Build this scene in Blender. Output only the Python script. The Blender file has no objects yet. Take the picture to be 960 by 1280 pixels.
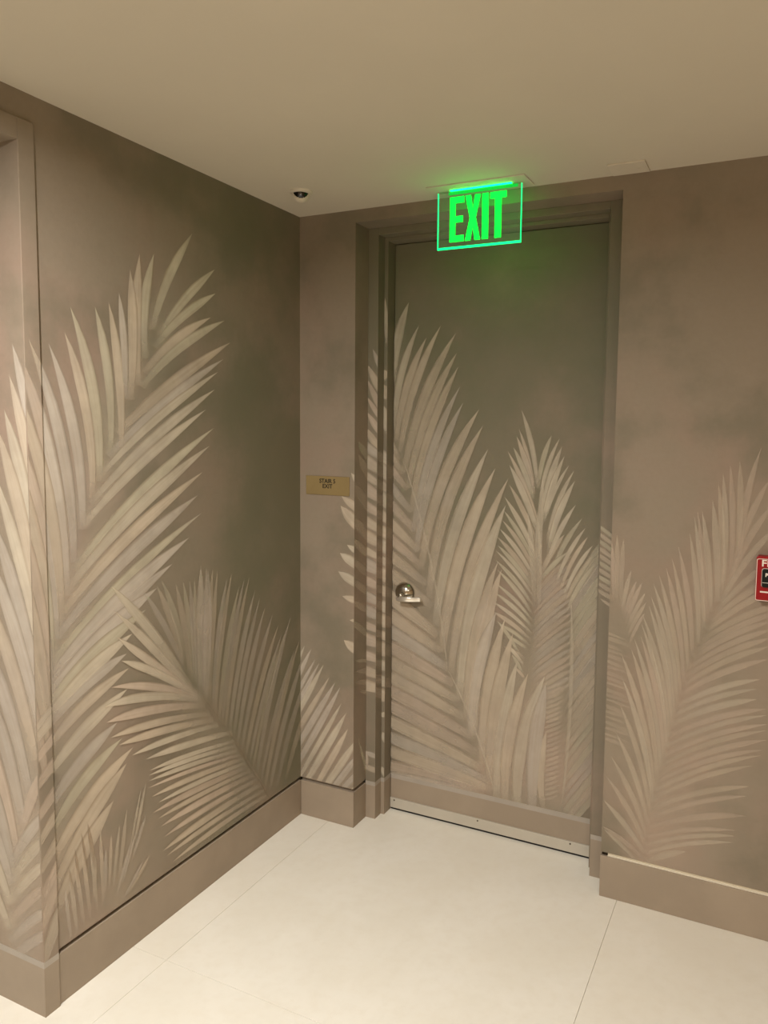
import bpy, bmesh, math, random
from mathutils import Vector, Matrix

random.seed(7)
S = bpy.context.scene
COL = S.collection

# ------------------------------------------------------------------ camera
FPX, CX, CY = 932.957, 532.691, 617.146          # focal length and principal point for a 960 x 1280 frame
CAM = Vector((1.74579, -2.51581, 1.61389))
WV = Vector((0.08039751, 0.43913995, 0.03074604))
BASE = Matrix(((1, 0, 0), (0, 0, -1), (0, 1, 0)))
RW = Matrix.Rotation(WV.length, 3, WV.normalized()) @ BASE     # world -> camera (x right, y down, z forward)
cd = bpy.data.cameras.new('camera')
cam = bpy.data.objects.new('camera', cd)
COL.objects.link(cam)
cd.sensor_fit = 'VERTICAL'
cd.sensor_height = 36.0
cd.lens = 36.0 * FPX / 1280.0
cd.shift_x = (480.0 - CX) / 1280.0
cd.shift_y = (CY - 640.0) / 1280.0
rt = RW.transposed()
m = Matrix((( rt[0][0], -rt[0][1], -rt[0][2]), (rt[1][0], -rt[1][1], -rt[1][2]), (rt[2][0], -rt[2][1], -rt[2][2]))).to_4x4()
m.translation = CAM
cam.matrix_world = m
cd.clip_start = 0.02
S.camera = cam

# ------------------------------------------------------------------ exposure, world, lamp positions
S.view_settings.view_transform = 'Standard'
S.view_settings.look = 'None'
S.view_settings.gamma = 1.0
S.view_settings.exposure = 0.0
S.cycles.transparent_max_bounces = 48
world = bpy.data.worlds.new('world')
S.world = world
world.use_nodes = True
world.node_tree.nodes['Background'].inputs[0].default_value = (1.0, 0.86, 0.68, 1)
world.node_tree.nodes['Background'].inputs[1].default_value = 0.02
LAMP_COL = (1.0, 0.98, 0.94)
DOWNLIGHTS = [  # x, y, watts
    (0.62, -2.05, 52.0),
    (2.35, -2.75, 9.0),
    (0.75, -4.10, 44.0),
    (2.35, -4.30, 12.0),
]

H = 2.4444          # ceiling height
BB = 0.1485         # baseboard height
XP, XR, ZT = 0.255, 1.255, 2.397      # door recess
YF, YS, YD = 0.100, 0.150, 0.206      # frame face, stop face, door face
YJ, YC = -1.217, -1.172               # end of the left wall, edge of its casing
ZP = 2.322                            # head of the portal in the left wall


# ------------------------------------------------------------------ helpers
def srgb(r, g, b):
    f = lambda c: (c / 255 / 12.92) if c / 255 <= 0.04045 else ((c / 255 + 0.055) / 1.055) ** 2.4
    return (f(r), f(g), f(b), 1.0)


def new_mat(name):
    mt = bpy.data.materials.new(name)
    mt.use_nodes = True
    return mt, mt.node_tree, mt.node_tree.nodes['Principled BSDF']


def noise(nt, coord, scale, detail=4, rough=0.55, loc=(0, 0, 0), sc=(1, 1, 1)):
    mp = nt.nodes.new('ShaderNodeMapping')
    mp.inputs['Location'].default_value = loc
    mp.inputs['Scale'].default_value = sc
    nt.links.new(coord, mp.inputs['Vector'])
    n = nt.nodes.new('ShaderNodeTexNoise')
    n.inputs['Scale'].default_value = scale
    n.inputs['Detail'].default_value = detail
    n.inputs['Roughness'].default_value = rough
    nt.links.new(mp.outputs[0], n.inputs['Vector'])
    return n.outputs['Fac']


def ramp(nt, fac, a, b, lo=0.0, hi=1.0):
    r = nt.nodes.new('ShaderNodeMapRange')
    r.interpolation_type = 'SMOOTHSTEP'
    r.inputs['From Min'].default_value = a
    r.inputs['From Max'].default_value = b
    r.inputs['To Min'].default_value = lo
    r.inputs['To Max'].default_value = hi
    nt.links.new(fac, r.inputs['Value'])
    return r.outputs['Result']


def mixc(nt, fac, a, b):
    mx = nt.nodes.new('ShaderNodeMix')
    mx.data_type = 'RGBA'
    for sock, v in ((mx.inputs[6], a), (mx.inputs[7], b)):
        if isinstance(v, tuple):
            sock.default_value = v
        else:
            nt.links.new(v, sock)
    if isinstance(fac, float):
        mx.inputs[0].default_value = fac
    else:
        nt.links.new(fac, mx.inputs[0])
    return mx.outputs[2]


def math_(nt, op, a, b):
    n = nt.nodes.new('ShaderNodeMath')
    n.operation = op
    n.use_clamp = False
    for sock, v in ((n.inputs[0], a), (n.inputs[1], b)):
        if isinstance(v, (int, float)):
            sock.default_value = v
        else:
            nt.links.new(v, sock)
    return n.outputs[0]


def bump(nt, bsdf, height, strength, dist):
    b = nt.nodes.new('ShaderNodeBump')
    b.inputs['Strength'].default_value = strength
    b.inputs['Distance'].default_value = dist
    nt.links.new(height, b.inputs['Height'])
    nt.links.new(b.outputs[0], bsdf.inputs['Normal'])


TAUPE = srgb(147, 133, 116)
PINK = srgb(153, 132, 116)
OLIVE = srgb(111, 109, 87)
GREYT = srgb(127, 117, 100)


def wall_paint(name, axis=None, a=0.0, b=1.0, amount=0.6, base=TAUPE):
    """hand-painted wash: taupe with pink and olive clouds; the olive wash thickens along one axis"""
    mt, nt, bs = new_mat(name)
    geo = nt.nodes.new('ShaderNodeNewGeometry')
    P = geo.outputs['Position']
    c = mixc(nt, ramp(nt, noise(nt, P, 2.3, 5), 0.42, 0.68), base, PINK)
    c = mixc(nt, ramp(nt, noise(nt, P, 3.1, 5, loc=(3, 7, 1)), 0.45, 0.70), c, GREYT)
    cl = ramp(nt, noise(nt, P, 1.9, 6, 0.6, loc=(9, 2, 4)), 0.36, 0.62)
    if axis is not None:
        sep = nt.nodes.new('ShaderNodeSeparateXYZ')
        nt.links.new(P, sep.inputs[0])
        g = ramp(nt, sep.outputs[axis], a, b)
        f = math_(nt, 'MULTIPLY', math_(nt, 'MULTIPLY', g, amount), math_(nt, 'ADD', math_(nt, 'MULTIPLY', cl, 0.55), 0.45))
    else:
        f = math_(nt, 'MULTIPLY', cl, amount)
    c = mixc(nt, f, c, OLIVE)
    fine = noise(nt, P, 60, 3)
    c = mixc(nt, ramp(nt, fine, 0.3, 0.8, 0.0, 0.10), c, srgb(120, 100, 76))
    nt.links.new(c, bs.inputs['Base Color'])
    bs.inputs['Roughness'].default_value = 0.62
    bs.inputs['Specular IOR Level'].default_value = 0.28
    bump(nt, bs, noise(nt, P, 140, 3), 0.12, 0.002)
    return mt


def plain(name, col, rough=0.5, metal=0.0, spec=0.4, var=0.06, vscale=6.0, bumps=None):
    mt, nt, bs = new_mat(name)
    geo = nt.nodes.new('ShaderNodeNewGeometry')
    P = geo.outputs['Position']
    dark = tuple(max(0.0, c * (1 - 2.2 * var)) for c in col[:3]) + (1,)
    c = mixc(nt, ramp(nt, noise(nt, P, vscale, 5), 0.35, 0.7), dark, col)
    nt.links.new(c, bs.inputs['Base Color'])
    bs.inputs['Roughness'].default_value = rough
    bs.inputs['Metallic'].default_value = metal
    bs.inputs['Specular IOR Level'].default_value = spec
    if bumps:
        bump(nt, bs, noise(nt, P, bumps[0], 3), bumps[1], 0.002)
    return mt


def brushed(name, col, rough, axis_scale):
    mt, nt, bs = new_mat(name)
    geo = nt.nodes.new('ShaderNodeNewGeometry')
    n = noise(nt, geo.outputs['Position'], 60, 3, sc=axis_scale)
    nt.links.new(mixc(nt, ramp(nt, n, 0.3, 0.7), tuple(c * 0.86 for c in col[:3]) + (1,), col), bs.inputs['Base Color'])
    bs.inputs['Metallic'].default_value = 1.0
    bs.inputs['Roughness'].default_value = rough
    return mt


def emit(name, col, strength):
    mt, nt, bs = new_mat(name)
    bs.inputs['Base Color'].default_value = tuple(c * 0.3 for c in col[:3]) + (1,)
    bs.inputs['Emission Color'].default_value = col
    bs.inputs['Emission Strength'].default_value = strength
    bs.inputs['Roughness'].default_value = 0.3
    return mt


def tile_mat():
    mt, nt, bs = new_mat('stone_tile')
    geo = nt.nodes.new('ShaderNodeNewGeometry')
    oi = nt.nodes.new('ShaderNodeObjectInfo')
    P = geo.outputs['Position']
    c = mixc(nt, ramp(nt, noise(nt, P, 3.0, 6, 0.6), 0.35, 0.68), srgb(236, 230, 216), srgb(241, 236, 224))
    c = mixc(nt, ramp(nt, noise(nt, P, 26, 6, 0.65), 0.40, 0.75, 0, 0.4), c, srgb(230, 222, 206))
    c = mixc(nt, ramp(nt, oi.outputs['Random'], 0, 1, 0, 0.14), c, srgb(226, 214, 192))
    nt.links.new(c, bs.inputs['Base Color'])
    bs.inputs['Roughness'].default_value = 0.42
    bs.inputs['Specular IOR Level'].default_value = 0.35
    bump(nt, bs, noise(nt, P, 90, 4), 0.06, 0.001)
    return mt


def leaf_mat():
    """translucent layers of matt wall paint; opacity and tint come from the brush-stroke attributes"""
    mt, nt, bs = new_mat('leaf_paint')
    at = nt.nodes.new('ShaderNodeAttribute')
    at.attribute_name = 'paint'
    op = nt.nodes.new('ShaderNodeAttribute')
    op.attribute_name = 'opacity'
    st = nt.nodes.new('ShaderNodeAttribute')
    st.attribute_name = 'stroke'
    geo = nt.nodes.new('ShaderNodeNewGeometry')
    P = geo.outputs['Position']
    streak = noise(nt, st.outputs['Vector'], 1.0, 3, 0.6)
    cloud = ramp(nt, noise(nt, P, 7.0, 4), 0.3, 0.7)
    c = mixc(nt, ramp(nt, streak, 0.35, 0.75, 0.0, 0.22), at.outputs['Color'], srgb(196, 172, 142))
    c = mixc(nt, ramp(nt, noise(nt, P, 4.0, 3, loc=(5, 1, 2)), 0.50, 0.72, 0, 0.35), c, srgb(206, 192, 180))
    nt.links.new(c, bs.inputs['Base Color'])
    bs.inputs['Roughness'].default_value = 0.6
    bs.inputs['Specular IOR Level'].default_value = 0.28
    a = math_(nt, 'MULTIPLY', op.outputs['Fac'], math_(nt, 'ADD', math_(nt, 'MULTIPLY', cloud, 0.25), 0.78))
    a = math_(nt, 'MULTIPLY', a, math_(nt, 'SUBTRACT', 1.07, math_(nt, 'MULTIPLY', streak, 0.16)))
    a = math_(nt, 'MINIMUM', math_(nt, 'MULTIPLY', a, 0.86), 1.0)
    nt.links.new(a, bs.inputs['Alpha'])
    return mt


M = dict(
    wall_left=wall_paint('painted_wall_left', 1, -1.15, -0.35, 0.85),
    wall_pier=wall_paint('painted_wall_back', 0, -9, -8, 0.16),
    frame=wall_paint('painted_frame', 2, 1.0, 2.1, 0.65, GREYT),
    door=wall_paint('painted_door', 2, 0.9, 1.45, 0.95, GREYT),
    leaf=leaf_mat(),
    ceiling=plain('ceiling_paint', srgb(214, 205, 187), 0.8, 0, 0.2, 0.015, 2.0, (200, 0.08)),
    base=plain('baseboard_paint', srgb(163, 147, 128), 0.5, 0, 0.35, 0.05, 5.0, (120, 0.08)),
    stripe=plain('silver_stripe', srgb(178, 168, 156), 0.45, 0.15, 0.4, 0.05, 9.0),
    channel=plain('lit_pale_channel', srgb(240, 230, 208), 0.35, 0, 0.5, 0.02, 9.0),  # pale paint stands in for light reflected by the metal channel
    dark=plain('dark_gap', srgb(52, 42, 30), 0.8, 0, 0.1),
    tile=tile_mat(),
    grout=plain('grout', srgb(224, 214, 196), 0.9, 0, 0.1),
    alu=plain('satin_aluminium', srgb(205, 198, 184), 0.5, 0.35, 0.4, 0.03),
    chrome=plain('satin_chrome', srgb(190, 186, 176), 0.14, 1.0, 0.5, 0.02),
    lever=plain('lever_chrome', srgb(236, 232, 224), 0.28, 0.85, 0.5, 0.02),
    screw=plain('screw_steel', srgb(90, 82, 70), 0.4, 1.0),
    brass=plain('brass_plate', srgb(158, 136, 92), 0.5, 0.35, 0.4, 0.05),
    ink=plain('engraved_ink', srgb(30, 22, 10), 0.7),
    red=plain('red_enamel', srgb(150, 2, 12), 0.4, 0, 0.3, 0.02),
    white=plain('white_print', srgb(238, 226, 214), 0.5, 0, 0.4, 0.01),
    black=plain('black_plastic', srgb(8, 7, 7), 0.35, 0, 0.3, 0.02),
    smoked=plain('smoked_dome', srgb(10, 10, 11), 0.06, 0, 0.6, 0.01),
    lens=plain('camera_lens', srgb(120, 122, 128), 0.08, 0.8, 0.6, 0.02),
    plastic=plain('ceiling_plastic', srgb(214, 204, 186), 0.5, 0, 0.3, 0.015),
    room=plain('plain_room_paint', srgb(196, 172, 140), 0.75, 0, 0.2, 0.03, 2.0),
    green=emit('exit_green', (0.0, 1.0, 0.035, 1), 2.4),
    green_edge=emit('exit_edge_green', (0.0, 1.0, 0.20, 1), 2.2),
    green_slot=emit('exit_slot_green', (0.0, 1.0, 0.05, 1), 20.0),
    green_band=emit('exit_band_green', (0.0, 1.0, 0.08, 1), 0.5),
    lamp=emit('lamp_glass', (1.0, 0.9, 0.74, 1), 12.0),
)


def acrylic():
    mt, nt, bs = new_mat('clear_acrylic')
    out = nt.nodes['Material Output']
    tr = nt.nodes.new('ShaderNodeBsdfTransparent')
    tr.inputs[0].default_value = (0.93, 0.98, 0.93, 1)
    gl = nt.nodes.new('ShaderNodeBsdfGlossy')
    gl.inputs['Roughness'].default_value = 0.08
    em = nt.nodes.new('ShaderNodeEmission')
    em.inputs[0].default_value = (0.30, 0.75, 0.25, 1)
    em.inputs[1].default_value = 0.035                      # light guide: scratches and print scatter a little green
    fr = nt.nodes.new('ShaderNodeFresnel')
    fr.inputs[0].default_value = 1.35
    mx = nt.nodes.new('ShaderNodeMixShader')
    nt.links.new(fr.outputs[0], mx.inputs[0])
    nt.links.new(tr.outputs[0], mx.inputs[1])
    nt.links.new(gl.outputs[0], mx.inputs[2])
    ad = nt.nodes.new('ShaderNodeAddShader')
    nt.links.new(mx.outputs[0], ad.inputs[0])
    nt.links.new(em.outputs[0], ad.inputs[1])
    nt.links.new(ad.outputs[0], out.inputs[0])
    return mt


M['acrylic'] = acrylic()


def box(bm, x0, x1, y0, y1, z0, z1):
    vs = [bm.verts.new((x, y, z)) for x in (x0, x1) for y in (y0, y1) for z in (z0, z1)]
    for f in ((0, 1, 3, 2), (4, 6, 7, 5), (0, 4, 5, 1), (2, 3, 7, 6), (0, 2, 6, 4), (1, 5, 7, 3)):
        bm.faces.new([vs[i] for i in f])


def link(name, bm, mat, parent=None, smooth=False, bevel=0.0):
    bmesh.ops.recalc_face_normals(bm, faces=bm.faces)
    me = bpy.data.meshes.new(name)
    bm.to_mesh(me)
    bm.free()
    if smooth:
        for p in me.polygons:
            p.use_smooth = True
    o = bpy.data.objects.new(name, me)
    COL.objects.link(o)
    if mat is not None:
        me.materials.append(M[mat])
    if parent:
        o.parent = parent
    if bevel:
        md = o.modifiers.new('bevel', 'BEVEL')
        md.width = bevel
        md.segments = 2
        md.limit_method = 'ANGLE'
    return o


def boxes(name, mat, lst, parent=None, bevel=0.0):
    bm = bmesh.new()
    for b in lst:
        box(bm, *b)
    return link(name, bm, mat, parent, False, bevel)


def structure(o, label=None):
    o['kind'] = 'structure'
    if label:
        o['label'] = label
    return o


def thing(name, label, cat, loc):
    o = bpy.data.objects.new(name, None)
    COL.objects.link(o)
    o.location = loc
    o.empty_display_size = 0.05
    o['label'] = label
    o['category'] = cat
    return o


def lathe(bm, prof, seg=32, mat=None):
    """profile [(r, h)] turned about z"""
    rings = []
    for r, h in prof:
        if r < 1e-6:
            rings.append([bm.verts.new((0, 0, h))])
        else:
            rings.append([bm.verts.new((r * math.cos(2 * math.pi * k / seg), r * math.sin(2 * math.pi * k / seg), h)) for k in range(seg)])
    for a, b in zip(rings, rings[1:]):
        for k in range(seg):
            q = [a[k % len(a)], a[(k + 1) % len(a)], b[(k + 1) % len(b)], b[k % len(b)]]
            u = []
            for v in q:
                if v not in u:
                    u.append(v)
            if len(u) > 2:
                bm.faces.new(u)
    if mat is not None:
        bmesh.ops.transform(bm, matrix=mat, verts=bm.verts)


def poly_prism(bm, pts, y0, y1):
    """outline in x, z extruded along y"""
    a = [bm.verts.new((x, y0, z)) for x, z in pts]
    b = [bm.verts.new((x, y1, z)) for x, z in pts]
    bm.faces.new(a)
    bm.faces.new(b[::-1])
    n = len(pts)
    for i in range(n):
        bm.faces.new((a[i], b[i], b[(i + 1) % n], a[(i + 1) % n]))


def rrect(x0, x1, z0, z1, r, n=5):
    pts = []
    for cx, cz, a0 in ((x1 - r, z1 - r, 0), (x0 + r, z1 - r, 90), (x0 + r, z0 + r, 180), (x1 - r, z0 + r, 270)):
        for k in range(n + 1):
            a = math.radians(a0 + 90 * k / n)
            pts.append((cx + r * math.cos(a), cz + r * math.sin(a)))
    return pts


def text_mesh(name, body, size, mat, parent, loc, xscale=1.0, depth=0.0006, rot=(math.pi / 2, 0, 0), bold=0.0):
    cu = bpy.data.curves.new(name, 'FONT')
    cu.body = body
    cu.size = size
    cu.align_x = 'CENTER'
    cu.align_y = 'CENTER'
    cu.extrude = depth
    cu.offset = bold
    to = bpy.data.objects.new(name + '_tmp', cu)
    COL.objects.link(to)
    dg = bpy.context.evaluated_depsgraph_get()
    me = bpy.data.meshes.new_from_object(to.evaluated_get(dg))
    bpy.data.objects.remove(to)
    bpy.data.curves.remove(cu)
    for v in me.vertices:
        v.co.x *= xscale
    o = bpy.data.objects.new(name, me)
    COL.objects.link(o)
    me.materials.clear()
    me.materials.append(M[mat])
    o.parent = parent
    o.location = loc
    o.rotation_euler = rot
    return o


# ------------------------------------------------------------------ the room
RX0, RX1, RY0 = -1.9, 3.3, -5.6
bm = bmesh.new()
box(bm, RX0, RX1, RY0, 0.6, -0.06, -0.004)
floor = structure(link('floor', bm, 'grout'), 'cream stone tile floor with fine joints')
tile_me = None
PT = 1.1775
for i in range(-2, 4):
    for j in range(-5, 2):
        x0, y0 = 0.137 + (i - 1) * PT, -0.906 + j * PT
        xa, xb = max(x0, RX0), min(x0 + PT, RX1)
        ya, yb = max(y0, RY0), min(y0 + PT, 0.6)
        if xb - xa < 0.02 or yb - ya < 0.02:
            continue
        g = 0.0005
        boxes('tile', 'tile', [(xa + g, xb - g, ya + g, yb - g, -0.02, 0.0)], floor, 0.0006)

structure(boxes('ceiling', 'ceiling', [(RX0, RX1, RY0, 0.6, H, H + 0.1)]), 'smooth cream painted ceiling')

T = 0.30     # left wall thickness
G0, G1 = BB + 0.001, BB + 0.013      # shadow reveal above the baseboard
wl = structure(boxes('wall_left', 'wall_left', [
    (-T, 0.0, YJ, 0.34, G1, H), (-T, -0.014, YJ, 0.34, 0.0, G1),
    (-T, 0.0, -2.45, YJ, ZP, H),
    (-T, 0.0, RY0, -2.45, 0.0, H)]), 'taupe wall painted with pale palm fronds')
wb = structure(boxes('wall_back', 'wall_pier', [
    (0.0, XP, 0.0, 0.34, G1, H), (0.0, XP - 0.014, 0.014, 0.34, 0.0, G1),
    (XP, XR, 0.0, 0.34, ZT, H),
    (XR, RX1, 0.0, 0.34, G1, H), (XR + 0.014, RX1, 0.014, 0.34, 0.0, G1)]), 'taupe wall with door recess and painted fronds')
structure(boxes('wall_right', 'room', [(RX1, RX1 + 0.1, RY0, 0.34, 0, H)]), 'plain beige side wall')
structure(boxes('wall_front', 'room', [(RX0, RX1, RY0 - 0.1, RY0, 0, H)]), 'plain beige wall at the far end')
structure(boxes('wall_far_left', 'room', [(RX0 - 0.1, RX0, RY0, 0.34, 0, H), (RX0, -T, 0.24, 0.34, 0, H)]), 'plain beige wall beyond the opening')
structure(boxes('wall_stair', 'room', [(XP - 0.1, XR + 0.1, 0.36, 0.40, 0, H)]), 'plain wall behind the door')

# baseboards with a metal reveal on top
structure(boxes('baseboard_left', 'base', [(-0.013, 0.002, YC, -0.002, 0, BB)], None, 0.0012), 'taupe baseboard under the left wall')
structure(boxes('baseboard_pier', 'base', [(0.0021, XP + 0.002, -0.002, 0.013, 0, BB), (XP - 0.013, XP + 0.002, 0.013, YF - 0.001, 0, BB)], None, 0.0012), 'taupe baseboard wrapping the pier')
bbr = structure(boxes('baseboard_back', 'base', [(XR - 0.002, RX1, -0.002, 0.013, 0, BB)], None, 0.0012), 'taupe baseboard under the right-hand wall')
boxes('reveal_strip', 'channel', [(XR + 0.022, RX1, 0.002, 0.013, BB, BB + 0.002), (XR + 0.022, RX1, 0.0085, 0.0135, BB, G1)], bbr)['label'] = 'metal reveal strip, painted pale for the light it catches'
boxes('shadow_gap', 'dark', [(XR + 0.002, XR + 0.022, 0.006, 0.0138, BB, G1)], bbr)

# portal casing on the left wall
tr2 = structure(boxes('trim_2', 'wall_left', [
    (-0.02, 0.007, YJ - 0.001, YC, 0.0, 2.374), (-0.02, 0.007, -2.50, YJ - 0.001, ZP - 0.0012, 2.374), (-0.02, 0.007, -2.50, -2.449, 0, ZP)], None, 0.0015),
    'painted casing around the opening in the left wall')
boxes('jamb_lining', 'wall_left', [(-T, 0.004, YJ - 0.0012, YJ + 0.004, 0.0, ZP)], tr2)

# door frame
FL, FR_, SL, SR = 0.300, 1.196, 0.316, 1.181
tr1 = structure(boxes('trim_1', 'frame', [
    (XP, FL, YF, 0.33, 0.0, ZT), (FR_, XR, YF, 0.33, 0.0, ZT), (FL, FR_, YF, 0.33, 2.371, ZT),
    (FL, SL, YS, 0.33, 0.0, 2.371), (SR, FR_, YS, 0.33, 0.0, 2.371), (SL, SR, YS, 0.33, 2.357, 2.371)], None, 0.0015),
    'painted steel door frame set back in the wall')

# ------------------------------------------------------------------ the door
dr = bpy.data.objects.new('door_1', None)
COL.objects.link(dr)
dr.location = (0.75, YD, 0)
structure(dr, 'stair door painted over with pale palm fronds')


def at_door(o):
    o.parent = dr
    o.matrix_parent_inverse = Matrix.Translation((-0.75, -YD, 0))
    return o


DW0, DW1 = SL + 0.003, SR - 0.003
leafd = at_door(boxes('door_leaf', 'door', [(DW0, DW1, YD, YD + 0.045, 0.012, 2.354)], None, 0.001))
at_door(boxes('painted_base_band', 'base', [(DW0, DW1, YD - 0.0008, YD + 0.001, 0.012, 0.138)]))['label'] = 'brown painted band along the door foot'
at_door(boxes('painted_stripe', 'stripe', [(DW0, DW1, YD - 0.0010, YD + 0.001, 0.138, 0.158)]))['label'] = 'thin silver painted stripe'
sw = at_door(boxes('door_sweep', 'alu', [(DW0, DW1, YD - 0.007, YD, 0.011, 0.054)], None, 0.001))
sw['label'] = 'brushed aluminium sweep at the door foot'
boxes('sweep_seal', 'black', [(DW0, DW1, YD + 0.001, YD + 0.03, 0.0005, 0.0115)], sw)
for k in range(3):
    bm = bmesh.new()
    lathe(bm, [(0, 0.0014), (0.003, 0.001), (0.0034, 0)], 12,
          Matrix.Translation((DW0 + 0.02 + k * (DW1 - DW0 - 0.10) / 2.0, YD - 0.007, 0.045)) @ Matrix.Rotation(math.pi / 2, 4, 'X'))
    link('screw', bm, 'screw', sw, True)

# lever handle
HX, HZ = 0.379, 0.944
bm = bmesh.new()
lathe(bm, [(0.0, 0.030), (0.014, 0.0292), (0.026, 0.0258), (0.036, 0.0185), (0.043, 0.0095), (0.0465, 0.003), (0.047, 0.0)], 40,
      Matrix.Translation((HX, YD, HZ)) @ Matrix.Rotation(math.pi / 2, 4, 'X'))
rose = at_door(link('lever_handle', bm, 'chrome', None, True))
rose['label'] = 'satin chrome lever on a domed round rose'
bm = bmesh.new()
lathe(bm, [(0.0, 0.056), (0.009, 0.056), (0.0115, 0.052), (0.0125, 0.02)], 24,
      Matrix.Translation((HX, YD, HZ - 0.004)) @ Matrix.Rotation(math.pi / 2, 4, 'X'))
link('spindle', bm, 'chrome', rose, True)
bm = bmesh.new()
n = 14
prev = None
for k in range(n + 1):
    t = k / n
    x = HX - 0.016 + 0.102 * t
    yb = YD - 0.046 - 0.010 * math.sin(math.pi * min(1, t * 1.1)) + 0.012 * t * t
    hz = 0.0120 - 0.0030 * t if t > 0.05 else 0.009
    th = 0.0065 - 0.002 * t
    zc = HZ - 0.015 + 0.001 * t
    ring = [bm.verts.new(p) for p in ((x, yb - th, zc - hz * .75), (x, yb - th, zc + hz * .75), (x, yb - th * .3, zc + hz), (x, yb + th, zc + hz * .8), (x, yb + th, zc - hz * .8), (x, yb - th * .3, zc - hz))]
    if prev:
        for i in range(6):
            bm.faces.new((prev[i], prev[(i + 1) % 6], ring[(i + 1) % 6], ring[i]))
    else:
        bm.faces.new(ring)
    prev = ring
bm.faces.new(prev[::-1])
link('lever', bm, 'lever', rose, True, 0.0012)

# painted stripes that carry the baseboard line across frame and casing
for nm, lst, par in (
    ('painted_stripe', [(XP, FL + 0.0006, YF - 0.0008, YF + 0.002, 0.141, 0.158), (FL - 0.002, FL + 0.0008, YF - 0.0001, YS, 0.141, 0.158),
                        (FL, SL + 0.0006, YS - 0.0008, YS + 0.002, 0.141, 0.158), (SL - 0.002, SL + 0.0008, YS - 0.0001, YD, 0.141, 0.158)], tr1),
    ('painted_stripe', [(FR_ - 0.0006, XR, YF - 0.0008, YF + 0.002, 0.141, 0.158)], tr1)):
    boxes(nm, 'stripe', lst, par)
boxes('painted_base_band', 'base', [(XP, FL + 0.0006, YF - 0.0006, YF + 0.002, 0.0, 0.141), (FL - 0.002, FL + 0.0007, YF - 0.0001, YS, 0.0, 0.141),
                                    (FL, SL + 0.0006, YS - 0.0006, YS + 0.002, 0.0, 0.141), (SL - 0.002, SL + 0.0007, YS - 0.0001, YD, 0.0, 0.141)], tr1)
boxes('painted_base_band', 'base', [(FR_ - 0.0006, XR, YF - 0.0006, YF + 0.002, 0.0, 0.141)], tr1)
boxes('painted_stripe', 'stripe', [(-T, 0.0078, YJ - 0.0024, YJ + 0.001, 0.141, 0.158), (0.004, 0.0076, YJ + 0.0012, YC - 0.001, 0.141, 0.158)], tr2)
boxes('painted_base_band', 'base', [(-T, 0.0076, YJ - 0.0022, YJ + 0.001, 0.0, 0.141), (0.004, 0.0074, YJ + 0.0012, YC - 0.001, 0.0, 0.141)], tr2)

# ------------------------------------------------------------------ exit sign
EX0, EX1, EY, EZ0 = 0.636, 0.938, -0.080, 2.249
ex = thing('exit_sign', 'green lit EXIT sign of clear acrylic hanging above the door', 'exit sign', (0.787, EY, H))


def at(o, e):
    o.parent = e
    o.matrix_parent_inverse = Matrix.Translation(-e.location)
    return o


cp = at(boxes('canopy_plate', 'plastic', [(0.612, 0.964, -0.134, -0.026, H - 0.004, H)], None, 0.001), ex)
at(boxes('light_slot', 'green_slot', [(EX0 + 0.045, EX1 - 0.035, EY - 0.005, EY + 0.005, H - 0.0065, H - 0.004)]), ex)['label'] = 'green glowing slot above the panel'
pan = at(boxes('panel', 'acrylic', [(EX0, EX1, EY - 0.0028, EY + 0.0028, EZ0, H - 0.010)]), ex)
pan['label'] = 'clear acrylic panel'
at(boxes('glowing_band', 'green_band', [(EX0 + 0.040, EX1 - 0.012, EY - 0.0036, EY - 0.0030, H - 0.021, H - 0.0105)]), ex)
for b in ((EX0 - 0.0012, EX1 + 0.0012, EY - 0.0033, EY + 0.0033, EZ0 - 0.0065, EZ0),
          (EX0 - 0.0013, EX0 + 0.0005, EY - 0.0030, EY + 0.0030, EZ0, H - 0.010),
          (EX1 - 0.0005, EX1 + 0.0013, EY - 0.0030, EY + 0.0030, EZ0, H - 0.010)):
    at(boxes('lit_edge', 'green_edge', [b]), ex)
PW, PH = EX1 - EX0, H - 0.010 - EZ0
ez0, ez1 = EZ0 + 0.085 * PH, EZ0 + 0.900 * PH
s = (ez1 - ez0)


def letter(pts_list, u0, u1, nm):
    bm = bmesh.new()
    for pts in pts_list:
        poly_prism(bm, [(EX0 + PW * (u0 + (u1 - u0) * u), ez0 + s * v) for u, v in pts], EY - 0.0038, EY - 0.0030)
    at(link(nm, bm, 'green'), ex)


E_ = [[(0, 0), (1, 0), (1, .14), (.40, .14), (.40, .43), (.93, .43), (.93, .57), (.40, .57), (.40, .86), (1, .86), (1, 1), (0, 1)]]
X_ = [[(0, 0), (.36, 0), (.5, .30), (.64, 0), (1, 0), (.70, .50), (1, 1), (.64, 1), (.5, .70), (.36, 1), (0, 1), (.30, .50)]]
I_ = [[(0, 0), (1, 0), (1, 1), (0, 1)]]
T_ = [[(.30, 0), (.70, 0), (.70, .86), (1, .86), (1, 1), (0, 1), (0, .86), (.30, .86)]]
letter(E_, .150, .325, 'letter_e')
letter(X_, .340, .525, 'letter_x')
letter(I_, .545, .620, 'letter_i')
letter(T_, .640, .830, 'letter_t')

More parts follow.
